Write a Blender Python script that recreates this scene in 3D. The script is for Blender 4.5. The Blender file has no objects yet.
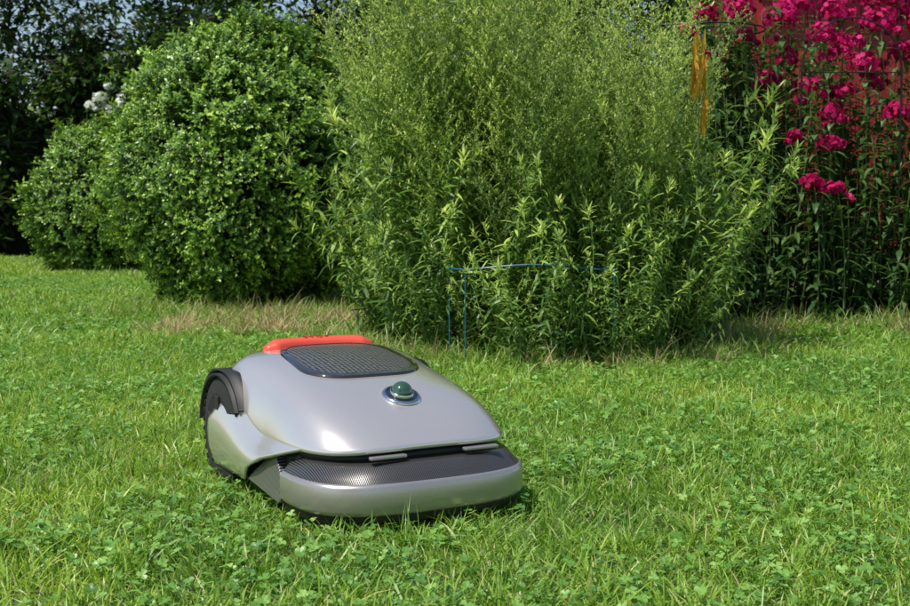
import bpy, math, random
import numpy as np
from mathutils import Vector, Matrix, noise, Euler
random.seed(7)
S=bpy.context.scene
R=random.random
def U(a,b): return a+(b-a)*R()
# ------------------------------------------------------------------ materials
def newmat(name):
    m=bpy.data.materials.new(name); m.use_nodes=True
    nt=m.node_tree; nt.nodes.clear()
    return m,nt,nt.nodes.new('ShaderNodeOutputMaterial')
def ramp(nt,stops,interp='LINEAR'):
    r=nt.nodes.new('ShaderNodeValToRGB'); e=r.color_ramp.elements
    r.color_ramp.interpolation=interp
    while len(e)>1: e.remove(e[-1])
    e[0].position=stops[0][0]; e[0].color=(*stops[0][1],1)
    for p,c in stops[1:]:
        q=e.new(p); q.color=(*c,1)
    return r
def leafmat(name,stops,trans=.35,rough=.5,spec=.3,var=.35,inst=False):
    m,nt,out=newmat(name); N=nt.nodes; L=nt.links
    at=N.new('ShaderNodeAttribute'); at.attribute_name='tint'
    r=ramp(nt,stops); L.new(at.outputs['Fac'],r.inputs[0])
    if inst: oi=N.new('ShaderNodeObjectInfo').outputs['Random']
    else:
        a2=N.new('ShaderNodeAttribute'); a2.attribute_name='rnd'; oi=a2.outputs['Fac']
    mr=N.new('ShaderNodeMapRange'); L.new(oi,mr.inputs[0])
    mr.inputs[3].default_value=1-var; mr.inputs[4].default_value=1+var
    h=N.new('ShaderNodeHueSaturation'); L.new(r.outputs[0],h.inputs['Color']); L.new(mr.outputs[0],h.inputs['Value'])
    mr2=N.new('ShaderNodeMapRange'); L.new(oi,mr2.inputs[0])
    mr2.inputs[3].default_value=.512; mr2.inputs[4].default_value=.49
    L.new(mr2.outputs[0],h.inputs['Hue'])
    p=N.new('ShaderNodeBsdfPrincipled'); L.new(h.outputs[0],p.inputs['Base Color'])
    p.inputs['Roughness'].default_value=rough; p.inputs['Specular IOR Level'].default_value=spec
    if trans>0:
        t=N.new('ShaderNodeBsdfTranslucent')
        h2=N.new('ShaderNodeHueSaturation'); h2.inputs['Hue'].default_value=.49; h2.inputs['Saturation'].default_value=1.1; h2.inputs['Value'].default_value=1.3
        L.new(h.outputs[0],h2.inputs['Color']); L.new(h2.outputs[0],t.inputs[0])
        mx=N.new('ShaderNodeMixShader'); mx.inputs[0].default_value=trans
        L.new(p.outputs[0],mx.inputs[1]); L.new(t.outputs[0],mx.inputs[2]); L.new(mx.outputs[0],out.inputs[0])
    else: L.new(p.outputs[0],out.inputs[0])
    return m
def pbr(name,col,rough=.5,metal=0,coat=0,spec=.5,noise_amt=0,nscale=30,bump=0,bscale=200):
    m,nt,out=newmat(name); N=nt.nodes; L=nt.links
    p=N.new('ShaderNodeBsdfPrincipled'); L.new(p.outputs[0],out.inputs[0])
    p.inputs['Base Color'].default_value=(*col,1); p.inputs['Roughness'].default_value=rough
    p.inputs['Metallic'].default_value=metal; p.inputs['Coat Weight'].default_value=coat; p.inputs['Coat Roughness'].default_value=.04
    p.inputs['Specular IOR Level'].default_value=spec
    tc=N.new('ShaderNodeTexCoord')
    if noise_amt:
        n=N.new('ShaderNodeTexNoise'); n.inputs['Scale'].default_value=nscale; n.inputs['Detail'].default_value=5
        L.new(tc.outputs['Object'],n.inputs[0])
        r=ramp(nt,[(.3,tuple(c*(1-noise_amt) for c in col)),(.7,tuple(min(1,c*(1+noise_amt)) for c in col))])
        L.new(n.outputs[0],r.inputs[0]); L.new(r.outputs[0],p.inputs['Base Color'])
    if bump:
        n=N.new('ShaderNodeTexNoise'); n.inputs['Scale'].default_value=bscale
        L.new(tc.outputs['Object'],n.inputs[0])
        b=N.new('ShaderNodeBump'); b.inputs['Strength'].default_value=bump; b.inputs['Distance'].default_value=.002
        L.new(n.outputs[0],b.inputs['Height']); L.new(b.outputs[0],p.inputs['Normal'])
    return m
# ------------------------------------------------------------------ mesh helper
class MB:
    def __init__(s): s.v=[];s.f=[];s.t=[];s.m=[]
    def add(s,vs,fs,tint=.5,mat=0):
        o=len(s.v); s.v+=[tuple(x) for x in vs]; s.t+=[tint]*len(vs)
        for f in fs: s.f.append([i+o for i in f]); s.m.append(mat)
    def leaf(s,p,d,up,L,W,bend=.3,tint=.5,mat=0,prof=((0,.2),(.35,1),(.7,.75),(1,0)),fold=0):
        d=d.normalized(); sd=d.cross(up)
        if sd.length<1e-3: sd=d.cross(Vector((1,0,.1)))
        sd.normalize(); n=sd.cross(d)
        vs=[];fs=[]
        for k,(t,w) in enumerate(prof):
            c=p+d*(L*t*(1-.25*abs(bend)*t))-n*(bend*L*t*t*.6)
            if w<=0: vs.append(c)
            else:
                vs.append(c+sd*W*.5*w+n*fold*W*w); 
                if fold: vs.append(c)
                vs.append(c-sd*W*.5*w+n*fold*W*w)
        q=3 if fold else 2
        for k in range(len(prof)-1):
            a=k*q; b=a+q
            for j in range(q-1):
                if prof[k+1][1]<=0: fs.append([a+j,a+j+1,b])
                else: fs.append([a+j,a+j+1,b+j+1,b+j])
        s.add(vs,fs,tint,mat)
    def tube(s,pts,rad,sides=4,tint=.5,mat=0):
        vs=[];fs=[]
        for i,p in enumerate(pts):
            d=(pts[min(i+1,len(pts)-1)]-pts[max(i-1,0)]).normalized()
            a=d.orthogonal().normalized() if i==0 else (a-d*a.dot(d)).normalized()
            b=d.cross(a); r=rad[i]
            for k in range(sides):
                an=2*math.pi*k/sides
                vs.append(p+a*math.cos(an)*r+b*math.sin(an)*r)
        for i in range(len(pts)-1):
            for k in range(sides):
                k2=(k+1)%sides
                fs.append([i*sides+k,i*sides+k2,(i+1)*sides+k2,(i+1)*sides+k])
        fs.append(list(range(sides))[::-1]); fs.append([(len(pts)-1)*sides+k for k in range(sides)])
        s.add(vs,fs,tint,mat)
    def box(s,x0,x1,y0,y1,z0,z1,tint=.5,mat=0):
        vs=[(x,y,z) for z in(z0,z1) for y in(y0,y1) for x in(x0,x1)]
        s.add(vs,[[0,2,3,1],[4,5,7,6],[0,1,5,4],[2,6,7,3],[0,4,6,2],[1,3,7,5]],tint,mat)
    def obj(s,name,mats,coll=None,parent=None,smooth=False):
        me=bpy.data.meshes.new(name); me.from_pydata(s.v,[],s.f); 
        for m in mats: me.materials.append(m)
        me.polygons.foreach_set('material_index',s.m)
        if smooth: me.polygons.foreach_set('use_smooth',[True]*len(s.f))
        a=me.attributes.new('tint','FLOAT','POINT'); a.data.foreach_set('value',s.t)
        me.update()
        o=bpy.data.objects.new(name,me); (coll or S.collection).objects.link(o)
        if parent: o.parent=parent
        return o
def dirv(az,el): return Vector((math.cos(az)*math.cos(el),math.sin(az)*math.cos(el),math.sin(el)))
def newcoll(name): return bpy.data.collections.new(name)
def scatter(name,coll,P,rot,scl,parent=None,realize=True):
    n=len(P); me=bpy.data.meshes.new(name); me.from_pydata([tuple(p) for p in P],[],[])
    a=me.attributes.new('rot','FLOAT_VECTOR','POINT'); a.data.foreach_set('vector',np.array(rot,dtype=np.float32).ravel())
    a=me.attributes.new('scl','FLOAT_VECTOR','POINT')
    sc=np.array(scl,dtype=np.float32)
    if sc.ndim==1: sc=np.repeat(sc[:,None],3,1)
    a.data.foreach_set('vector',sc.ravel())
    k=len(coll.objects)
    a=me.attributes.new('idx','INT','POINT'); a.data.foreach_set('value',[random.randrange(k) for _ in range(n)])
    a=me.attributes.new('rnd','FLOAT','POINT'); a.data.foreach_set('value',[R() for _ in range(n)])
    o=bpy.data.objects.new(name,me); S.collection.objects.link(o)
    if parent: o.parent=parent
    g=bpy.data.node_groups.new(name+'_scatter','GeometryNodeTree')
    g.interface.new_socket('Geometry',in_out='INPUT',socket_type='NodeSocketGeometry')
    g.interface.new_socket('Geometry',in_out='OUTPUT',socket_type='NodeSocketGeometry')
    N=g.nodes;L=g.links
    gi=N.new('NodeGroupInput');go=N.new('NodeGroupOutput')
    ci=N.new('GeometryNodeCollectionInfo'); ci.inputs['Collection'].default_value=coll
    ci.inputs['Separate Children'].default_value=True; ci.inputs['Reset Children'].default_value=True
    ip=N.new('GeometryNodeInstanceOnPoints'); ip.inputs['Pick Instance'].default_value=True
    def na(nm,dt):
        x=N.new('GeometryNodeInputNamedAttribute'); x.data_type=dt; x.inputs['Name'].default_value=nm
        return [q for q in x.outputs if q.enabled and q.name=='Attribute'][0]
    L.new(gi.outputs[0],ip.inputs['Points']); L.new(ci.outputs[0],ip.inputs['Instance'])
    L.new(na('idx','INT'),ip.inputs['Instance Index']); L.new(na('scl','FLOAT_VECTOR'),ip.inputs['Scale'])
    e2r=N.new('FunctionNodeEulerToRotation'); L.new(na('rot','FLOAT_VECTOR'),e2r.inputs[0]); L.new(e2r.outputs[0],ip.inputs['Rotation'])
    if realize:
        rz=N.new('GeometryNodeRealizeInstances'); L.new(ip.outputs[0],rz.inputs[0]); L.new(rz.outputs[0],go.inputs[0])
    else: L.new(ip.outputs[0],go.inputs[0])
    md=o.modifiers.new('scatter','NODES'); md.node_group=g
    return o
def e_align(d,spin=None):
    q=d.to_track_quat('Z','Y'); s=Matrix.Rotation(U(0,6.28) if spin is None else spin,3,'Z')
    e=(q.to_matrix()@s).to_euler(); return (e.x,e.y,e.z)
# ------------------------------------------------------------------ palettes
G_grass=leafmat('grass_blade',[(0,(.08,.18,.02)),(.4,(.20,.36,.045)),(.85,(.34,.52,.08)),(.93,(.46,.55,.13)),(1,(.6,.5,.27))],trans=.4,rough=.40,spec=.45,var=.15,inst=True)
G_clover=leafmat('clover_leaf',[(0,(.06,.17,.03)),(.6,(.19,.39,.07)),(1,(.34,.54,.15))],trans=.35,rough=.38,spec=.5,var=.15,inst=True)
G_dry=leafmat('dry_grass',[(0,(.25,.24,.08)),(.5,(.42,.34,.17)),(1,(.55,.46,.25))],trans=.3,var=.25)
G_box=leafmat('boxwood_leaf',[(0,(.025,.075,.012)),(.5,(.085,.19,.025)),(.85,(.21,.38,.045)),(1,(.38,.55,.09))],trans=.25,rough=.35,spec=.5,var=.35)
G_herb=leafmat('herb_leaf',[(0,(.05,.13,.02)),(.45,(.155,.28,.05)),(.8,(.37,.52,.10)),(1,(.68,.76,.26))],trans=.38,rough=.42,spec=.4,var=.3)
G_stem=leafmat('herb_stem',[(0,(.13,.18,.05)),(1,(.24,.3,.1))],trans=0,var=.2)
G_phlox=leafmat('phlox_leaf',[(0,(.025,.08,.02)),(.5,(.075,.165,.035)),(1,(.22,.32,.08))],trans=.3,rough=.45,spec=.35,var=.3)
G_pet=leafmat('phlox_petal',[(0,(.26,.001,.055)),(.5,(.46,.003,.12)),(1,(.66,.02,.23))],trans=.28,rough=.6,spec=.2,var=.0)
G_white=leafmat('white_petal',[(0,(.6,.62,.5)),(1,(.8,.82,.76))],trans=.3,rough=.6,var=.0)
G_back=leafmat('background_leaf',[(0,(.015,.04,.01)),(.6,(.045,.105,.02)),(1,(.14,.23,.045))],trans=.35,rough=.4,spec=.4,var=.45)  # dark leaf tones carry the background's shade in their colour
G_yel=leafmat('yellow_leaf',[(0,(.50,.22,.02)),(1,(.75,.42,.06))],trans=.3,var=.0)
M_bark=pbr('bark',(.07,.05,.035),.9,noise_amt=.5,nscale=12,bump=.8,bscale=30)
M_core=pbr('core_shade',(.012,.02,.008),.95,noise_amt=.6,nscale=25)  # near-black colour stands in for the shade inside bushes and hedge
# ------------------------------------------------------------------ camera / world / sun
CAMH=.585
cam=bpy.data.cameras.new('camera'); co=bpy.data.objects.new('camera',cam); S.collection.objects.link(co)
co.location=(0,0,CAMH); co.rotation_euler=(math.radians(90-4.6),0,0); cam.lens=50; cam.sensor_width=36; cam.clip_end=1000; cam.clip_start=.02
cam.dof.use_dof=True; cam.dof.focus_distance=2.5; cam.dof.aperture_fstop=14
S.camera=co
w=bpy.data.worlds.new('World'); S.world=w; w.use_nodes=True
nt=w.node_tree; bg=nt.nodes['Background']; sky=nt.nodes.new('ShaderNodeTexSky'); sky.sky_type='NISHITA'; sky.sun_disc=False
EL=math.radians(60)
tosun=Vector((-.6,-.48,0)).normalized()*math.cos(EL)+Vector((0,0,math.sin(EL)))
sky.sun_elevation=EL; sky.sun_rotation=math.atan2(tosun.x,tosun.y)
nt.links.new(sky.outputs[0],bg.inputs[0]); bg.inputs[1].default_value=.13
sl=bpy.data.lights.new('sun','SUN'); so=bpy.data.objects.new('sun',sl); S.collection.objects.link(so)
sl.energy=5; sl.angle=math.radians(.6); sl.color=(1,.95,.87); so.rotation_euler=tosun.to_track_quat('Z','Y').to_euler(); so.location=(-4,-4,8)
S.view_settings.view_transform='Standard'; S.view_settings.look='None'; S.view_settings.exposure=0
# ------------------------------------------------------------------ ground
m,nt,out=newmat('ground_soil'); N=nt.nodes;L=nt.links
tc=N.new('ShaderNodeTexCoord'); n=N.new('ShaderNodeTexNoise'); n.inputs['Scale'].default_value=6; n.inputs['Detail'].default_value=10
L.new(tc.outputs['Object'],n.inputs[0]); r=ramp(nt,[(.35,(.04,.07,.015)),(.5,(.08,.12,.025)),(.7,(.10,.085,.045))]); L.new(n.outputs[0],r.inputs[0])
p=N.new('ShaderNodeBsdfPrincipled'); p.inputs['Roughness'].default_value=.95; L.new(r.outputs[0],p.inputs['Base Color']); L.new(p.outputs[0],out.inputs[0])
n2=N.new('ShaderNodeTexNoise'); n2.inputs['Scale'].default_value=60; L.new(tc.outputs['Object'],n2.inputs[0]); b=N.new('ShaderNodeBump'); b.inputs['Distance'].default_value=.01; L.new(n2.outputs[0],b.inputs['Height']); L.new(b.outputs[0],p.inputs['Normal'])
g=MB(); g.add([(-300,-300,0),(300,-300,0),(300,300,0),(-300,300,0)],[[0,1,2,3]]); g.obj('ground',[m])
# ------------------------------------------------------------------ lawn
def grass_tile(half,nb,lmin,lmax,dry=.04,wide=1,square=True,elmin=25):
    mb=MB(); sd0=U(0,50)
    for _ in range(nb):
        if square: p=Vector((U(-half,half),U(-half,half),-.003))
        else: a=U(0,6.28); rr=half*math.sqrt(R()); p=Vector((math.cos(a)*rr,math.sin(a)*rr,-.003))
        nz=noise.noise(Vector((p.x*14,p.y*14,sd0)))
        az=U(0,6.28)+nz*2; el=math.radians(U(elmin,85)); L_=U(lmin,lmax)*(1+.7*nz)*(1.4 if R()<.10 else 1); W=U(.0018,.004)*wide
        t=min(.9,max(0,random.gauss(.5,.26))) if R()>dry else U(.93,1)
        d=dirv(az,el); n=dirv(az,el-1.57); bend=U(.1,1.4); sd=Vector((-math.sin(az),math.cos(az),0))
        tw=U(-.8,.8); sd=(sd*math.cos(tw)+n*math.sin(tw)).normalized()
        vs=[];c=p.copy();dd=d.copy()
        for k,(s_,w_) in enumerate(((0,.8),(.35,1),(.7,.75))):
            vs+= [c+sd*W*.5*w_,c-sd*W*.5*w_]
            c=c+dd*L_*.34; dd=(dd+Vector((math.cos(az),math.sin(az),-.5))*bend*.4).normalized()
        vs.append(c)
        mb.add(vs,[[0,1,3,2],[2,3,5,4],[4,5,6]],t)
    return mb
def clover_patch(rad,nb):
    mb=MB()
    for _ in range(nb):
        a=U(0,6.28); rr=rad*math.sqrt(R()); p=Vector((math.cos(a)*rr,math.sin(a)*rr,0))
        h=U(.010,.040); top=p+Vector((U(-.012,.012),U(-.012,.012),h)); t=max(0,min(1,random.gauss(.5,.25)))
        mb.leaf(p,top-p,Vector((0,1,0)),(top-p).length,.0014,.0,t*.5,0,((0,1),(1.01,0)))
        up=Vector((U(-.5,.5),U(-.5,.5),1)).normalized(); a0=U(0,6.28); s_=U(.0055,.011)
        x=up.orthogonal().normalized(); y=up.cross(x)
        for k in range(3):
            an=a0+k*2.094; d=(x*math.cos(an)+y*math.sin(an)+up*U(.0,.35)).normalized()
            mb.leaf(top,d,up,s_,s_*1.05,.15,min(1,t+U(-.1,.1)),0,((0,.15),(.4,.85),(.75,1),(1,.5)),fold=.12)
    return mb
TS=.36
cg=newcoll('grass_tiles'); cf=newcoll('grass_tiles_coarse')
for i in range(6): grass_tile(TS/2+.015,2400,.023,.053,.055).obj('grass_tuft',[G_grass],cg)
for i in range(4): grass_tile(TS/2+.015,1000,.03,.055,.06,1.9).obj('coarse_grass_tuft',[G_grass],cf)
cc=newcoll('clover_tufts')
for i in range(5): clover_patch(.13,56).obj('clover_tuft',[G_clover],cc)
BX,BY=-1.19,7.1; HX,HY=.37,5.18
def bed(x,y):
    if y>12.8: return True
    if ((x-BX)/.66)**2+((y-BY)/.55)**2<1: return True
    if ((x-HX)/.8)**2+((y-HY-.05)/.78)**2<1: return True
    if x>.95 and y>5.85+.2*math.sin(x*3): return True
    return False
P=[];Ro=[];Sc=[];P1=[];R1=[];S1=[];P2=[];R2=[];S2=[]
y=.5
while y<13:
    hw=.40*y+1.0; x=-hw
    while x<hw:
        if not bed(x,y):
            ns=noise.noise(Vector((x*1.3,y*1.3,0))); q=((x,y,0),(0,0,random.randrange(4)*math.pi/2),(1,1,U(.9,1.15)*(1+.25*ns)))
            if y<5: P.append(q[0]);Ro.append(q[1]);Sc.append(q[2])
            else: P1.append(q[0]);R1.append(q[1]);S1.append(q[2])
        x+=TS
    y+=TS
lawn=scatter('lawn_grass',cg,P,Ro,Sc,realize=False)
scatter('distant_grass',cf,P1,R1,S1,parent=lawn,realize=False)
y=.5
while y<9.5:
    hw=.40*y+1.0; x=-hw
    st=.15 if y<5 else .22
    while x<hw:
        px=x+U(-.06,.06); py=y+U(-.06,.06); cn=noise.noise(Vector((px*2.2+9,py*2.2,3)))+.5*noise.noise(Vector((px*6,py*6,8)))
        if not bed(px,py) and cn>-.14+U(-.25,.25): P2.append((px,py,0));R2.append((0,0,U(0,6.28)));S2.append((st/.15,st/.15,U(.85,1.3)))
        x+=st
    y+=st
scatter('clover_patches',cc,P2,R2,S2,parent=lawn,realize=False)
cd=newcoll('dry_tufts'); cu_=newcoll('uncut_tufts')
for i in range(3): grass_tile(.13,80,.05,.12,.0,1.5,False).obj('dry_tuft',[G_dry],cd)
for i in range(4): grass_tile(.10,90,.05,.13,.25,1.4,False,40).obj('uncut_tuft',[G_grass],cu_)
P=[];Ro=[];Sc=[]
for _ in range(150):
    q=R()
    if q<.55: x=U(-1.35,-.25); y=5.75+U(-.5,.6)-(x+.8)*.3
    elif q<.8: a=U(3.1,6.2); k=U(.9,1.1); x=HX+math.cos(a)*.8*k; y=HY+math.sin(a)*.82*k
    else: x=U(1,2.8); y=5.75+U(-.25,.1)
    P.append((x,y,0));Ro.append((0,0,U(0,6)));Sc.append(U(.5,.95))
scatter('dry_straw',cd,P,Ro,Sc)
P=[];Ro=[];Sc=[]
for _ in range(230):
    q=R()
    if q<.25: x=U(-1.9,-.5); y=BY-.65+U(-.2,.25)
    elif q<.7: a=U(3.0,6.3); k=U(.95,1.14); x=HX+math.cos(a)*.8*k; y=HY+math.sin(a)*.8*k
    else: x=U(1,3); y=5.8+U(-.15,.15)
    P.append((x,y,0));Ro.append((0,0,U(0,6)));Sc.append(U(.5,1.05))
scatter('uncut_grass',cu_,P,Ro,Sc,parent=lawn)
# ------------------------------------------------------------------ boxwood
cb=newcoll('boxwood_sprigs')
BP=((0,.3),(.45,1),(1,.12))
for i in range(7):
    mb=MB(); H=.11
    mb.tube([Vector((0,0,-.03)),Vector((U(-.01,.01),U(-.01,.01),H))],[.0015,.0008],3,.3)
    for k in range(26):
        t=(k//2)/13; p=Vector((0,0,t*H)); az=(k%2)*3.14+(k//2)*1.57+U(-.4,.4)
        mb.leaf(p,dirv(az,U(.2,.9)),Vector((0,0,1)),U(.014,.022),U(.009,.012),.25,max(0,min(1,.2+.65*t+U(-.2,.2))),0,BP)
    for s_ in range(3):
        az=U(0,6.28); q=Vector((0,0,U(.01,.06))); d=dirv(az,U(.4,1))
        for k in range(14):
            p=q+d*(k//2)*.011
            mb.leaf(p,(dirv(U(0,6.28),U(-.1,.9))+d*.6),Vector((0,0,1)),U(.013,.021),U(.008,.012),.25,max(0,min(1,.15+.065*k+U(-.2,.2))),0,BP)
    mb.obj('boxwood_sprig',[G_box],cb)
def boxwood(name,c,rx,ry,rz,n,seed):
    P=[];Ro=[];Sc=[]
    def rad(d):
        v=Vector(d)
        return 1+.14*noise.noise(v*1.7+Vector((seed,0,0)))+.12*noise.noise(v*4.5+Vector((0,seed,0)))+.05*noise.noise(v*11)
    def shape(d,k):
        f=rad(d)*k; z=d.z
        sq=1.0-.13*max(0,z)**1.5 if z>0 else 1-.12*z*z
        return Vector((d.x*rx*f*sq,d.y*ry*f*sq,d.z*rz*f))+c
    for _ in range(n):
        d=Vector((random.gauss(0,1),random.gauss(0,1),random.gauss(0,1))).normalized()
        k=1-abs(random.gauss(0,.07)); 
        if R()<.12: k=1+abs(random.gauss(0,.03))
        p=shape(d,k)
        if p.z<.03: continue
        o=Vector((d.x/rx,d.y/ry,d.z/rz)).normalized(); o=(o+Vector((U(-.5,.5),U(-.5,.5),U(-.1,.8)))).normalized()
        P.append(p);Ro.append(e_align(o));Sc.append(U(.7,1.15))
        if R()<.05 and d.z>.1: Sc[-1]=U(1.3,2.0)
    o=scatter(name,cb,P,Ro,Sc)
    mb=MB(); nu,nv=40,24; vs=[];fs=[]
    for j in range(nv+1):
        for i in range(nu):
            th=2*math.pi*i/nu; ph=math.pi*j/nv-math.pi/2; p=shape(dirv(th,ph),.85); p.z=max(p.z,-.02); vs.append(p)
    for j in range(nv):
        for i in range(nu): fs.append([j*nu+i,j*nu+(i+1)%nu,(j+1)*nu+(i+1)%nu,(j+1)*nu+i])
    mb.add(vs,fs); mb.obj('shade_core',[M_core],parent=o,smooth=True)  # solid dark core in place of the bush's shaded interior
    return o
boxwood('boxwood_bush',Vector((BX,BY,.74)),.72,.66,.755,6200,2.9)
boxwood('boxwood_bush',Vector((-2.98,10.6,.54)),.50,.50,.62,2400,5.1)
# ------------------------------------------------------------------ tall herb clump
ch=newcoll('herb_stems'); cl=newcoll('herb_leafy_stems')
TIP=((0,.3),(.45,1),(1,0))
def herb(H,flower=True,leafs=(.02,.66)):
    mb=MB(); a=U(0,6.28); lean=U(.05,.3)*H
    def pos(t): return Vector((math.cos(a)*lean*t*t,math.sin(a)*lean*t*t,H*t))+Vector((.02*math.sin(9*t+a),.02*math.cos(7*t),0))
    n=14; mb.tube([pos(i/n) for i in range(n+1)],[.0034*(1-.75*i/n) for i in range(n+1)],3,U(.2,.8),1)
    t=leafs[0]; az=U(0,6.28)
    while t<leafs[1]:
        az+=2.4+U(-.3,.3); f=t/leafs[1]; Ln=(.115-.045*f)*U(.7,1.25)
        mb.leaf(pos(t),dirv(az,U(-.2,.8)),Vector((U(-.5,.5),U(-.5,.5),1)),Ln,U(.010,.017)*(1-.2*f),U(.3,1.5),max(0,min(1,.2+.38*f+U(-.3,.3))),0)
        t+=.0150*U(.6,1.3)/H
    if flower:
        t=.38
        while t<1:
            az+=2.4+U(-.4,.4); f=(t-.38)/.62; Lb=(.17*(1-f)+.07)*U(.6,1.25)
            d=dirv(az,U(.45,1.1)); b=pos(t)
            e=b+d*Lb; pts=[b,b+d*Lb*.5,e+Vector((0,0,.01))]
            mb.tube(pts,[.0011,.0009,.0006],3,.6,1)
            m_=int(Lb/.0095)
            for k in range(m_):
                q=b+(e-b)*((k+.8)/m_); a2=k*2.4+U(-.5,.5)
                mb.leaf(q,(dirv(a2,U(-.1,1.1))+d*.4),Vector((0,0,1)),U(.014,.034)*(1.3-.5*f),U(.0045,.008),U(0,.7),max(0,min(1,.28+.35*f+U(-.3,.3)+.3*k/m_)),0,TIP)
                if f>.2 and R()<.8:
                    c=q+Vector((U(-.006,.006),U(-.006,.006),U(-.003,.008))); r_=U(.002,.004)
                    mb.add([c+Vector((r_,0,0)),c+Vector((-r_*.5,r_*.9,0)),c+Vector((-r_*.5,-r_*.9,0)),c+Vector((0,0,r_*2.2))],[[0,1,3],[1,2,3],[2,0,3]],U(.75,1),0)
            t+=.016*U(.7,1.3)/H*1.2
    else:
        for k in range(16):
            a2=k*2.4; mb.leaf(pos(1-.004*k),dirv(a2,U(.5,1.3)),Vector((0,0,1)),U(.03,.06),U(.006,.01),U(0,.4),U(.6,1),0)
    return mb
for i in range(9): herb(U(1.4,1.7)).obj('herb_stem',[G_herb,G_stem],ch)
for i in range(7): herb(U(.75,.95),False,(.02,.97)).obj('herb_leafy_stem',[G_herb,G_stem],cl)
P=[];Ro=[];Sc=[]
for _ in range(245):
    a=U(0,6.28); rr=math.sqrt(R()); ox=math.cos(a)*rr; oy=math.sin(a)*rr
    x=.28+ox*.54; y=HY+oy*.62
    hs=1.1 if x<.42 else 1.1-(x-.42)*.85
    hs*=U(.64,1.08)*(.85 if oy<-.5 else 1)
    d=Vector((ox*.11+U(-.13,.10),oy*.2+U(-.17,.13),1)).normalized()
    P.append((x,y,-.01));Ro.append(e_align(d));Sc.append(hs)
clump=scatter('tall_herb_clump',ch,P,Ro,Sc)
P=[];Ro=[];Sc=[]
for _ in range(400):
    a=U(0,6.28) if R()<.4 else U(3.0,6.4); rr=math.sqrt(U(.3,1)); ox=math.cos(a)*rr; oy=math.sin(a)*rr
    x=HX-.02+ox*.67; y=HY+oy*.82
    hs=U(.3,1.2)*(1.05 if oy>-.5 else .70)
    if R()<.12: x=U(.82,1.0); y=U(4.9,5.6); hs=U(.5,.9)
    d=Vector((ox*.2+U(-.38,.30),oy*.3+U(-.38,.3),1)).normalized()
    P.append((x,y,-.01));Ro.append(e_align(d));Sc.append(hs)
scatter('lower_stems',cl,P,Ro,Sc,parent=clump)
# ------------------------------------------------------------------ phlox
def flowerhead(mb,c,r,n,mat,s=.015):
    for _ in range(n):
        d=dirv(U(0,6.28),math.asin(U(-.5,1))); p=c+Vector((d.x*r,d.y*r,d.z*r*.8))*U(.6,1.1)
        nrm=(d+Vector((U(-.5,.5),U(-.5,.5),U(-.5,.5)))).normalized(); x=nrm.orthogonal().normalized(); y=nrm.cross(x); a0=U(0,6.28); t=U(0,1)
        for k in range(5):
            an=a0+k*1.2566; dd=x*math.cos(an)+y*math.sin(an)
            mb.leaf(p,dd+nrm*.15,nrm,s,s*.9,.25,max(0,min(1,t+U(-.15,.15))),mat,((0,.2),(.6,1),(1,.5)))
def phlox(mb,base,top,flower,r=.07,pm=2,s=.015):
    ln=(top-base)
    def pos(t): return base+ln*t+Vector((.03*math.sin(3*t),.02*math.sin(4*t),0))
    mb.tube([pos(i/8) for i in range(9)],[.004-.002*i/8 for i in range(9)],4,.3,1)
    H=ln.length; n=int(H/.045); a0=U(0,6.28)
    for k in range(1,n):
        t=k/n; 
        for s_ in(0,1):
            az=a0+k*1.57+s_*3.14+U(-.3,.3)
            mb.leaf(pos(t),dirv(az,U(-.3,.7)),Vector((0,0,1)),U(.08,.13)*(1.15-.4*t),U(.022,.034),U(.3,1.2),max(0,min(1,.3+.4*t+U(-.3,.3))),0,((0,.25),(.3,1),(.65,.75),(1,0)),fold=.12)
    if flower:
        flowerhead(mb,top,r*.9,int(60*(r/.07)**1.6),pm,s)
        for _ in range(2): flowerhead(mb,top+Vector((U(-1,1)*r*1.1,U(-.6,.6)*r,U(-1.1,.1)*r)),r*.48,18,pm,s)
heads=[(1.22,6.3,1.50,.08),(1.40,6.3,1.54,.085),(1.63,6.4,1.50,.11),(1.81,6.3,1.40,.095),(2.08,6.3,1.46,.105),(2.23,6.35,1.32,.095),(2.01,6.3,1.26,.085),(2.16,6.2,1.02,.08),(1.57,6.35,1.19,.075),(1.73,6.3,1.15,.075),(1.93,6.35,1.12,.08),(1.83,6.2,1.01,.065),(1.79,6.1,.86,.065),(1.63,6.1,.90,.04),(1.66,5.9,.67,.06),(1.77,5.9,.64,.055),(1.95,6.6,1.56,.105),(1.75,6.6,1.60,.095),(2.3,6.5,1.54,.1),(2.45,6.3,1.35,.09),(2.6,6.5,1.5,.1),(2.7,6.3,1.15,.09),(2.35,6.2,1.12,.08),(1.5,6.6,1.64,.09),(1.25,6.3,1.30,.04),(2.13,6.45,1.20,.06),(2.28,6.25,1.46,.08),(2.05,6.35,1.6,.1),(1.45,6.4,1.42,.05),(1.95,6.45,1.38,.07),(1.68,6.45,1.32,.05),(2.2,6.4,1.6,.1)]
for i,(x,y,z,r) in enumerate(heads):
    mb=MB(); phlox(mb,Vector((x+U(-.1,.1),y+U(-.05,.3),-.01)),Vector((x,y,z)),True,r)
    mb.obj('phlox_plant',[G_phlox,G_stem,G_pet])
mb=MB()
for i in range(500):
    x=U(.95,3.0); y=U(5.95,7.6); h=U(.6,1.66)*(1 if y>6.3 else .68)
    if i%4==0: y=U(5.85,6.1); h=U(.2,.5)
    if i%6==0: x=U(1.15,1.75); y=U(6.5,7.6); h=U(1.1,1.7)
    phlox(mb,Vector((x,y,-.01)),Vector((x+U(-.15,.15),y+U(-.2,.1),h)),False)
mb.obj('phlox_foliage',[G_phlox,G_stem])
mb=MB()
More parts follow.
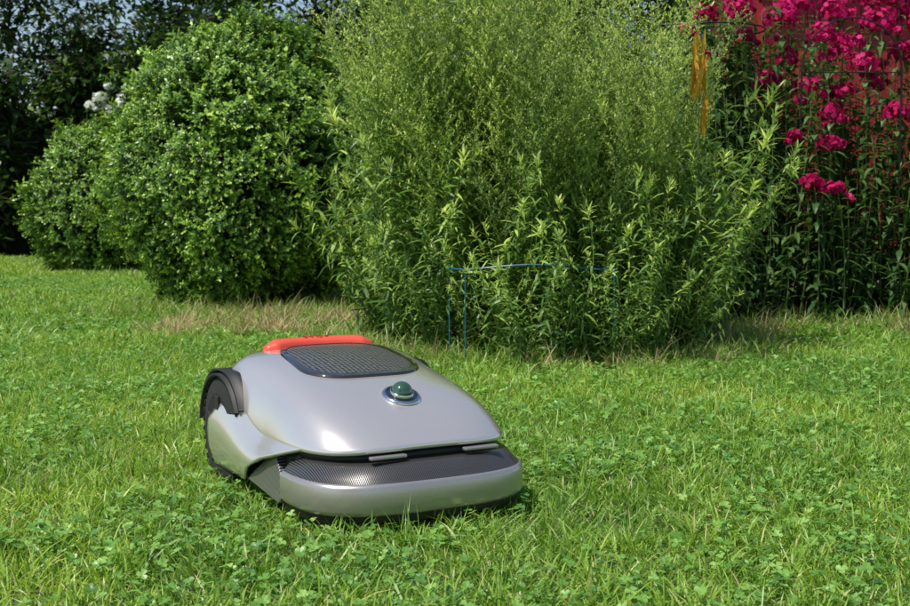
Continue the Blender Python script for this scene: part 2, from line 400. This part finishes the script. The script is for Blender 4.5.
for i in range(13):
    b=Vector((.905+U(-.025,.025),4.72+U(-.04,.04),1.04+U(-.06,.20))); mb.leaf(b,Vector((U(-.22,.22),U(-.15,.1),-1)),Vector((U(-.6,.6),-1,.1)),U(.12,.24),U(.016,.03),U(-.3,.7),R(),0,fold=.15)
mb.tube([Vector((.92,4.78,0)),Vector((.905,4.75,1.27))],[.005,.003],5,.3,1)
mb.obj('wilted_yellow_plant',[G_yel,G_stem])
# ------------------------------------------------------------------ supports
M_black=pbr('black_iron',(.012,.013,.014),.45,metal=.3,noise_amt=.3)
M_teal=pbr('blue_green_plastic_wire',(.01,.12,.2),.4)
mb=MB()
def rod(pts,r=.005,mat=0): mb.tube([Vector(p) for p in pts],[r]*len(pts),6,.5,mat)
TY=6.12
for x in(1.66,2.14): rod([(x,TY,0),(x,TY,1.22)],.005)
rod([(1.66+.24-.24*math.cos(t),TY,1.22+.24*math.sin(t)) for t in np.linspace(0,math.pi,14)],.004)
rod([(1.66,TY,.40),(2.14,TY,.40)],.0035)
rod([(1.66,TY,1.2),(2.14,TY,1.2)],.003)
mb.obj('metal_trellis',[M_black])
mb=MB()
rod([(1.2+.32*math.cos(t),6.3+.3*math.sin(t),1.42) for t in np.linspace(0,6.283,28)],.004)
for t in(.5,2.4,3.9,5.5): rod([(1.2+.32*math.cos(t),6.3+.3*math.sin(t),0),(1.2+.32*math.cos(t),6.3+.3*math.sin(t),1.42)],.003)
mb.obj('plant_support_hoop',[M_black])
mb=MB()
pts=[(.27+.29*math.cos(t),4.44+.14*math.sin(t),.36+.01*math.sin(3*t)) for t in np.linspace(math.pi*.98,2.02*math.pi,20)]
rod(pts,.0028)
for t in(1.0,1.2,1.98):
    t*=math.pi; x=.27+.29*math.cos(t); y=4.44+.14*math.sin(t); rod([(x,y,0),(x,y,.36)],.0022)
mb.obj('plant_support_ring',[M_teal])
# ------------------------------------------------------------------ red shed
M_red=pbr('red_painted_wood',(.27,.008,.012),.6,noise_amt=.35,nscale=9,bump=.4,bscale=80)
M_roof=pbr('roof_felt',(.06,.055,.05),.9,noise_amt=.3); M_stone=pbr('stone_foundation',(.25,.24,.22),.9,noise_amt=.3,nscale=14,bump=.6,bscale=40)
M_trim=pbr('white_trim',(.7,.7,.66),.5)
shed=bpy.data.objects.new('red_garden_shed',None); S.collection.objects.link(shed); shed.location=(2.12,8.6,0)
mb=MB(); x=0
while x<2.6: mb.box(x,x+.116,-.012+U(-.002,.002),.012,.2,2.25,mat=0); x+=.12
for yy in np.arange(0.013,1.9,.12):
    mb.box(-.012,.012,yy,yy+.116,.2,2.25); mb.box(2.59,2.614,yy,yy+.116,.2,2.25)
mb.box(.02,2.58,1.88,1.9,.2,2.25); mb.obj('walls',[M_red],parent=shed)
mb=MB(); mb.box(.03,2.57,.03,1.86,0,.198); mb.obj('foundation',[M_stone],parent=shed)
mb=MB(); mb.add([(-.2,-.25,2.25),(2.8,-.25,2.25),(2.8,.95,2.85),(-.2,.95,2.85),(-.2,2.15,2.25),(2.8,2.15,2.25)],[[0,1,2,3],[3,2,5,4]]); ro=mb.obj('roof',[M_roof],parent=shed); q=ro.modifiers.new('s','SOLIDIFY'); q.thickness=.05
mb=MB(); mb.box(1.7,2.3,-.03,-.016,.22,1.95,mat=0); mb.box(1.64,1.7,-.035,-.015,.2,2.0,mat=1); mb.box(2.3,2.36,-.035,-.015,.2,2.0,mat=1); mb.box(1.64,2.36,-.035,-.015,2.0,2.06,mat=1); mb.obj('door',[M_red,M_trim],parent=shed)
# ------------------------------------------------------------------ white flowers
mb=MB()
for i in range(30):
    x=-3.15+U(-.45,.45); y=12.0+U(-.25,.15); h=U(.9,1.5)
    phlox(mb,Vector((x,y,0)),Vector((x+U(-.1,.1),y,h)),False)
for x,z,r in((-3.28,1.54,.075),(-3.07,1.51,.08),(-3.20,1.43,.065),(-3.02,1.62,.05),(-3.37,1.47,.05),(-3.20,1.64,.045)):
    phlox(mb,Vector((x,12.0,0)),Vector((x,11.8,z)),True,r,2,.021)
mb.obj('white_hydrangea',[G_phlox,G_stem,G_white])
# ------------------------------------------------------------------ background trees and hedge
ct=newcoll('leaf_clumps')
for i in range(6):
    mb=MB()
    for k in range(34):
        d=Vector((random.gauss(0,1),random.gauss(0,1),random.gauss(0,.8))); p=d*.09
        mb.leaf(p,dirv(U(0,6.28),U(-.7,.5)),Vector((0,0,1)),U(.07,.12),U(.035,.055),U(.1,.7),R(),0,((0,.25),(.4,1),(1,.05)))
    for k in range(4): mb.tube([Vector((0,0,0)),dirv(U(0,6.28),U(-.5,1))*.22],[.004,.002],3,.1,1)
    mb.obj('leaf_clump',[G_back,M_bark],ct)
def tree(name,x,y,H,cr,zlow,n,fork=1.2):
    mb=MB(); P=[];Ro=[];Sc=[]
    tp=[Vector((x+.05*math.sin(i),y,fork*i/3)) for i in range(4)]
    mb.tube(tp,[.13,.115,.105,.1],8,.5)
    tips=[]
    for k in range(9):
        az=k*2.4+U(-.3,.3); el=U(.35,1.2); ln=U(.6,1)*cr*1.3; pts=[tp[-1]]; d=dirv(az,el)
        for j in range(5):
            pts.append(pts[-1]+d*ln/5); d=(d+Vector((U(-.25,.25),U(-.25,.25),.12))).normalized()
        mb.tube(pts,[.06,.045,.035,.025,.015,.008],6,.5)
        for j in range(2,6):
            q=pts[j]
            for _ in range(3):
                e=q+dirv(U(0,6.28),U(-.4,1))*U(.4,.8); mb.tube([q,(q+e)/2+Vector((0,0,.04)),e],[.014,.008,.004],4,.5); tips.append(e); tips.append((q+e)/2)
    o=mb.obj(name,[M_bark],smooth=True)
    for _ in range(n):
        if R()<.6: c=random.choice(tips)+Vector((random.gauss(0,.2),random.gauss(0,.2),random.gauss(0,.18)))
        else:
            d=dirv(U(0,6.28),math.asin(U(-.6,1))); c=Vector((x,y,(zlow+H)/2))+Vector((d.x*cr,d.y*cr,d.z*(H-zlow)/2))*U(.7,1.05)*(1+.3*noise.noise(d*2+Vector((x,0,0))))
        if c.z<zlow*.8: continue
        P.append(c);Ro.append((U(-.6,.6),U(-.6,.6),U(0,6.28)));Sc.append(U(.8,1.5))
    scatter('foliage',ct,P,Ro,Sc,parent=o)
tree('garden_tree',-6.1,14.6,4.4,1.35,1.8,260)
tree('garden_tree',-3.9,14.9,4.8,1.5,1.7,360)
tree('garden_tree',-1.9,14.8,5.0,1.7,1.7,460)
tree('garden_tree',1.2,14.5,5.0,2.0,1.4,600)
tree('garden_tree',5.2,13.5,5.5,2.2,1.2,600)
tree('garden_tree',-9.3,12.5,5.0,2.0,1.0,450)
tree('garden_tree',-2.0,-3.4,5.5,1.8,1.7,420,1.5)
P=[];Ro=[];Sc=[]
for _ in range(4200):
    x=U(-11,11); d=13.6+.6*math.sin(x*.9)+(-1.2 if x<-4.6 else 0); y=d+abs(random.gauss(0,.4))
    top=1.85+.35*noise.noise(Vector((x*.8,0,4)))+.2*noise.noise(Vector((x*3,0,1)))+(.25 if -5.5<x<-2.5 else 0)
    z=U(0,1)**.8*top
    P.append((x,y,z));Ro.append((U(-.6,.6),U(-.6,.6),U(0,6.28)));Sc.append(U(.9,1.6))
hd=scatter('background_hedge',ct,P,Ro,Sc)
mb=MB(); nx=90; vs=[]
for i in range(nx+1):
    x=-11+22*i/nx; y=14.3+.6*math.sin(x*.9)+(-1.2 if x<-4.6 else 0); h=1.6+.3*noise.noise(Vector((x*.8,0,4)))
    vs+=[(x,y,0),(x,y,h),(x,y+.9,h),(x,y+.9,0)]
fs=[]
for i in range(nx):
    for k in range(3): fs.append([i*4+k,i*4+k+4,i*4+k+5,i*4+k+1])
mb.add(vs,fs); mb.obj('shade_core',[M_core],parent=hd)  # solid dark fill, coloured as the hedge's inner shade
# ------------------------------------------------------------------ MOWER
def stripes(name,c1,c2,scale,rough,metal,axis='X',coat=.5,voro=False):
    m,nt,out=newmat(name); N=nt.nodes;L=nt.links
    p=N.new('ShaderNodeBsdfPrincipled'); L.new(p.outputs[0],out.inputs[0]); tc=N.new('ShaderNodeTexCoord')
    if voro:
        t=N.new('ShaderNodeTexVoronoi'); t.voronoi_dimensions='2D'; t.inputs['Scale'].default_value=scale; t.inputs['Randomness'].default_value=.15; L.new(tc.outputs['Object'],t.inputs[0]); o=t.outputs['Distance']; st=[(.25,c1),(.5,c2)]
    else:
        t=N.new('ShaderNodeTexWave'); t.bands_direction=axis; t.inputs['Scale'].default_value=scale; L.new(tc.outputs['Object'],t.inputs[0]); o=t.outputs['Fac']; st=[(.35,c1),(.65,c2)]
    r=ramp(nt,st); L.new(o,r.inputs[0]); L.new(r.outputs[0],p.inputs['Base Color'])
    b=N.new('ShaderNodeBump'); b.inputs['Distance'].default_value=.0006; b.inputs['Strength'].default_value=.5; L.new(o,b.inputs['Height']); L.new(b.outputs[0],p.inputs['Normal'])
    p.inputs['Roughness'].default_value=rough; p.inputs['Metallic'].default_value=metal; p.inputs['Coat Weight'].default_value=coat; p.inputs['Coat Roughness'].default_value=.05
    return m
M_sil=pbr('silver_paint',(.78,.73,.685),.23,metal=.70,coat=1,noise_amt=.015,nscale=300)
M_silb=pbr('silver_bumper',(.46,.435,.41),.32,metal=.7,coat=.4,noise_amt=.04,nscale=200)
M_carb=stripes('ribbed_carbon',(.012,.012,.012),(.12,.118,.115),110,.28,.4,'X')
M_carb2=stripes('ribbed_carbon_side',(.02,.02,.02),(.26,.255,.25),70,.3,.4,'Y')
M_pan=stripes('dark_mesh_panel',(.15,.15,.145),(.012,.012,.013),110,.4,.2,coat=.2,voro=True)
M_blk=pbr('black_plastic',(.014,.014,.014),.5,bump=.3,bscale=600)
M_gls=pbr('black_gloss',(.01,.012,.01),.06,coat=1)
M_grn=pbr('green_reflection_glass',(.02,.07,.035),.05,coat=1,spec=.8)  # green reflection on the dome is painted into the glass colour
M_chr=pbr('chrome',(.7,.7,.7),.10,metal=1)
M_rim=pbr('smoked_rim',(.03,.03,.03),.06,metal=.3,coat=1)
M_rd=pbr('red_plastic',(.72,.085,.045),.38,coat=.4,noise_amt=.05)
M_rub=pbr('rubber',(.02,.02,.02),.75,bump=.5,bscale=300)
mow=bpy.data.objects.new('robotic_lawn_mower',None); S.collection.objects.link(mow)
mow.location=(-.184,2.50,0); mow.rotation_euler=(0,0,math.radians(29)); mow.scale=(1.02,1.035,1.11)
NP=4.6; YC=.015; LY=.290
def wy(y): return .210-.008*max(0,min(1,(y-.1)/.2))**1.5-.012*max(0,min(1,(-y-.08)/.2))**2
def rho(x,y): return ((abs(x)/wy(y))**NP+(abs(y-YC)/LY)**NP)**(1/NP)
def sst(a,b,t): t=max(0,min(1,(t-a)/(b-a))); return t*t*(3-2*t)
def zt(y): return .232+.172*y-.329*y*y
def ze(y): return .130+.076*sst(-.02,.24,y)
def Hz(x,y):
    r=rho(x,y); e=max(0,zt(y)-.006-ze(y))
    return zt(y)-.006*(x/wy(y))**2-e*(.30*r**3.4+.70*r**11)
def outl(th,f,c=(0,YC),lo=0,hi=.6):
    for _ in range(40):
        m_=(lo+hi)/2
        if f(c[0]+math.cos(th)*m_,c[1]+math.sin(th)*m_)<1: lo=m_
        else: hi=m_
    return lo
def part(mb,name,mat,sm=True,bev=0,sol=0,sub=0):
    o=mb.obj(name,mat if isinstance(mat,list) else [mat],parent=mow,smooth=sm)
    if sol: q=o.modifiers.new('sol','SOLIDIFY'); q.thickness=sol; q.offset=-1
    if bev: q=o.modifiers.new('bev','BEVEL'); q.width=bev; q.segments=2; q.limit_method='ANGLE'
    return o
def shell(mb,f,c,rings,zf,nth=160,mat=0,cap=True,skirt=()):
    th=[2*math.pi*i/nth for i in range(nth)]; rr=[outl(t,f,c) for t in th]; vs=[];fs=[]
    for k in rings:
        for i in range(nth):
            x=c[0]+math.cos(th[i])*rr[i]*k; y=c[1]+math.sin(th[i])*rr[i]*k; vs.append((x,y,zf(x,y)))
    nr=len(rings)
    for sc,dz in skirt:
        for i in range(nth):
            x=c[0]+math.cos(th[i])*rr[i]; y=c[1]+math.sin(th[i])*rr[i]; z=zf(x,y)+dz
            vs.append((c[0]+(x-c[0])*sc,c[1]+(y-c[1])*sc,z))
    for k in range(nr+len(skirt)-1):
        for i in range(nth):
            j=(i+1)%nth; fs.append([k*nth+i,k*nth+j,(k+1)*nth+j,(k+1)*nth+i][::-1])
    if cap: vs.append((c[0],c[1],zf(*c))); o=len(vs)-1; fs+=[[o,i,(i+1)%nth] for i in range(nth)]
    mb.add(vs,fs,.5,mat)
mb=MB(); rg=[.06*i for i in range(1,13)]+[.76,.80,.84,.87,.9,.92,.94,.955,.97,.98,.99,1]
shell(mb,rho,(0,YC),rg,Hz,skirt=((1.003,-.003),(1.003,-.007),(.99,-.009),(.96,-.005)))
part(mb,'hood',M_sil)
def zc(v): return lambda x,y: v
mb=MB(); shell(mb,rho,(0,YC),[.3,.6,.93],lambda x,y:ze(y)-.004,skirt=((.955,-.006),(.955,-.012),(.90,-.03),(.80,-.09))); part(mb,'chassis',M_blk)
mb=MB(); shell(mb,rho,(0,YC),[.4,.78],zc(.036),cap=True); part(mb,'underside',M_blk)
def xr(y):
    lo,hi=0,.3
    for _ in range(40):
        m_=(lo+hi)/2
        if rho(m_,y)<1: lo=m_
        else: hi=m_
    return lo
def itp(v,xs,ys): return float(np.interp(v,xs,ys))
for s in(-1,1):
    mb=MB(); nu,nv=28,20; vs=[];fs=[]
    for j in range(nv+1):
        v=j/nv; yr=itp(v,[0,.3,.5,.8,1],[.150,.205,.235,.235,.222]); yf=itp(v,[0,.2,.4,.7,1],[-.19,-.12,-.05,.01,.045])
        for i in range(nu+1):
            y=yf+(yr-yf)*i/nu; x0=xr(y)-.002; z0=ze(y)+.001
            k=sst(-.25,.6,v); k=(k-sst(-.25,.6,0))/(1-sst(-.25,.6,0)); x=x0+(.238-x0)*k-(.010*((v-.6)/.4)**2 if v>.6 else 0)
            z=z0+(.040-z0)*v
            vs.append((s*x,y,z))
    for j in range(nv):
        for i in range(nu):
            a=j*(nu+1)+i; f=[a,a+1,a+nu+2,a+nu+1]; fs.append(f if s<0 else f[::-1])
    mb.add(vs,fs); part(mb,'side_panel',M_sil,sol=.007)
    mb=MB(); mb.box(min(s*.15,s*.200),max(s*.15,s*.200),-.16,.09,.035,.118); part(mb,'side_pod',M_blk,False,bev=.012)
    A=[(s*.212,-.072,.113),(s*.228,.030,.045),(s*.226,-.125,.030),(s*.221,-.14,.050)]
    B=[(s*.190,y,z) for _,y,z in A]
    mb=MB(); mb.add(A+B,[[0,1,2,3],[7,6,5,4],[0,4,5,1],[1,5,6,2],[2,6,7,3],[3,7,4,0]] if s>0 else [[3,2,1,0],[4,5,6,7],[1,5,4,0],[2,6,5,1],[3,7,6,2],[0,4,7,3]]); part(mb,'ribbed_fin',M_carb2,False,bev=.002)
    mb=MB(); prof=[(.024,.045),(.029,.07),(.027,.083),(.024,.098),(.012,.104),(-.012,.104),(-.026,.098),(-.03,.08),(-.03,.04)]; nth=48; vs=[];fs=[]
    cx,cy,cz=s*.197,.205,.102
    for k,(o,r_) in enumerate(prof):
        for i in range(nth): a=2*math.pi*i/nth; vs.append((cx+s*o,cy+r_*math.cos(a),cz+r_*math.sin(a)))
    for k in range(len(prof)-1):
        for i in range(nth): j=(i+1)%nth; fs.append([k*nth+i,k*nth+j,(k+1)*nth+j,(k+1)*nth+i])
    fs.append(list(range(nth)))
    mb.add(vs,fs)
    for i in range(36):
        a=2*math.pi*i/36
        for h_ in(-1,1):
            aa=a+(0 if h_>0 else math.pi/36); M=Matrix.Translation((cx,cy,cz))@Matrix.Rotation(aa,4,'X')
            q=[M@Vector((x_,y_,z_)) for z_ in(.100,.1065) for y_ in(-.004,.004) for x_ in((.002,.025) if h_>0 else (-.025,-.002))]
            mb.add(q,[[0,2,3,1],[4,5,7,6],[0,1,5,4],[2,6,7,3],[0,4,6,2],[1,3,7,5]])
    part(mb,'rear_wheel',M_rub,False)
    mb=MB()
    for i in range(5):
        a=2*math.pi*i/5; M=Matrix.Translation((cx+s*.028,cy,cz))@Matrix.Rotation(a,4,'X')
        q=[M@Vector((x_,y_*(1 if z_<.03 else 1.6),z_)) for z_ in(.01,.066) for y_ in(-.007,.007) for x_ in(-.004,.004)]
        mb.add(q,[[0,2,3,1],[4,5,7,6],[0,1,5,4],[2,6,7,3],[0,4,6,2],[1,3,7,5]])
    part(mb,'wheel_spokes',M_rub,False,bev=.001)
    for (r0,r1,o1) in((.110,.116,.030),(.121,.128,.024)):
        mb=MB(); vs=[];fs=[]
        for i in range(25):
            a=math.radians(5+i*6.2)
            for o,r_ in((-.03,r0),(o1,r0),(o1,r1),(-.03,r1)): vs.append((cx+s*o,cy+r_*math.cos(a),min(cz+r_*math.sin(a)*.93,.215)))
        for i in range(24):
            for k in range(4): k2=(k+1)%4; fs.append([i*4+k,i*4+k2,i*4+k2+4,i*4+k+4])
        mb.add(vs,fs); part(mb,'fender_strip',M_blk)
    mb=MB(); vs=[];fs=[]
    for k,(o,r_) in enumerate(((.012,0.001),(.012,.03),(.006,.038),(-.006,.038),(-.012,.03),(-.012,.001))):
        for i in range(24): a=2*math.pi*i/24; vs.append((s*.12+o,-.22+r_*math.cos(a),.038+r_*math.sin(a)))
    for k in range(5):
        for i in range(24): j=(i+1)%24; fs.append([k*24+i,k*24+j,(k+1)*24+j,(k+1)*24+i])
    mb.add(vs,fs); part(mb,'front_caster',M_rub)
def bump(profile,name,mat,a0=0,n=90,yc=-.13,hw=.225,ly=.196,ex=3.2):
    mb=MB(); vs=[];fs=[]; th=np.linspace(a0,math.pi-a0,n+1)
    for (o,z) in profile:
        for t in th:
            c,s_=math.cos(t),math.sin(t)
            x=math.copysign(abs(c)**(2/ex),c)*(hw-o); y=yc-abs(s_)**(2/ex)*(ly-o)
            vs.append((x,y,z))
    m_=len(th)
    for k in range(len(profile)-1):
        for i in range(m_-1): fs.append([k*m_+i,k*m_+i+1,(k+1)*m_+i+1,(k+1)*m_+i])
    mb.add(vs,fs); return part(mb,name,mat)
bump([(.05,.034),(.008,.034),(.003,.037),(0,.043),(0,.078),(.002,.083),(.006,.086),(.012,.086)],'bumper_band',M_silb)
bump([(.005,.0845),(.009,.088),(.014,.093),(.028,.108),(.038,.112),(.08,.112)],'bumper_ribbed_top',M_carb)
bump([(.06,.018),(.013,.019),(.009,.024),(.009,.036)],'bumper_lip',M_blk)
for x in(-.085,.10):
    mb=MB(); mb.box(x-.035,x+.035,-.288,-.276,.1185,.124); part(mb,'latch',M_silb,False,bev=.002)
PY=.075
def pf(x,y): 
    hw=.120-.06*max(0,y-.02)-.25*max(0,-y-0.0)*.6
    return ((abs(x)/hw)**3.6+(abs(y-PY)/.130)**3.6)**(1/3.6)
mb=MB(); shell(mb,pf,(0,PY),[.15,.3,.45,.6,.75,.86,.93],lambda x,y:Hz(x,y)+.0035); part(mb,'top_panel',M_pan)
mb=MB(); shell(mb,pf,(0,PY),[.93,.95,1.0,1.02],lambda x,y:Hz(x,y)+.0045,cap=False,skirt=((1.035,-.001),(1.045,-.009),)); part(mb,'panel_rim',M_rim)
mb=MB(); vs=[];fs=[]; n=40; cs=[(-.028,-.004),(-.027,.008),(-.018,.015),(0,.018),(.014,.015),(.024,.008),(.026,-.006)]; HW=.120
for i in range(n+1):
    x=-HW+2*HW*i/n; e=1-.5*max(0,abs(x)/HW-.8)/.2
    y0=.240-1.7*x*x
    for (u,h) in cs: y=y0+u*e; vs.append((x,y,Hz(x,min(y,.262))+h*(e if h>0 else 1)))
k=len(cs)
for i in range(n):
    for j in range(k-1): fs.append([i*k+j,(i+1)*k+j,(i+1)*k+j+1,i*k+j+1])
fs.append(list(range(k))); fs.append([n*k+j for j in range(k)][::-1])
mb.add(vs,fs); part(mb,'stop_handle',M_rd)
M_rdk=pbr('red_lettering',(.35,.025,.02),.5)
cu=bpy.data.curves.new('stop_lettering','FONT'); cu.body='STOP'; cu.size=.019; cu.extrude=.0006; cu.align_x='CENTER'; cu.space_character=1.4
to=bpy.data.objects.new('stop_lettering',cu); S.collection.objects.link(to); to.parent=mow; cu.materials.append(M_rdk)
to.location=(0,.2215,Hz(0,.222)+.0150); to.rotation_euler=(math.radians(12),0,0)
DY=-.150; dz=Hz(.0,DY); nrm=Vector((0,-(Hz(0,DY+.01)-Hz(0,DY-.01))/.02,1)).normalized()
dm=bpy.data.objects.new('sensor_dome',None); S.collection.objects.link(dm); dm.parent=mow; dm.location=(0.008,DY,dz); dm.rotation_euler=nrm.to_track_quat('Z','Y').to_euler()
def lathe(prof,name,mat,nth=48):
    mb=MB(); vs=[];fs=[]
    for r_,z in prof:
        for i in range(nth): a=2*math.pi*i/nth; vs.append((r_*math.cos(a),r_*math.sin(a),z))
    for k in range(len(prof)-1):
        for i in range(nth): j=(i+1)%nth; fs.append([k*nth+i,k*nth+j,(k+1)*nth+j,(k+1)*nth+i])
    mb.add(vs,fs); o=mb.obj(name,[mat],parent=dm,smooth=True); return o
lathe([(.037,-.004),(.0365,.002),(.034,.0045),(.031,.005)],'chrome_ring',M_chr)
lathe([(.031,.005),(.028,.0025),(.022,.003),(.021,.006)],'black_base',M_gls)
lathe([(.021,.004)]+[(.020*math.cos(a),.008+.018*math.sin(a)) for a in np.linspace(0,1.55,14)],'glass_dome',M_grn)
lathe([(.0225,.004),(.0225,.010),(.021,.011)],'dome_collar',M_chr)
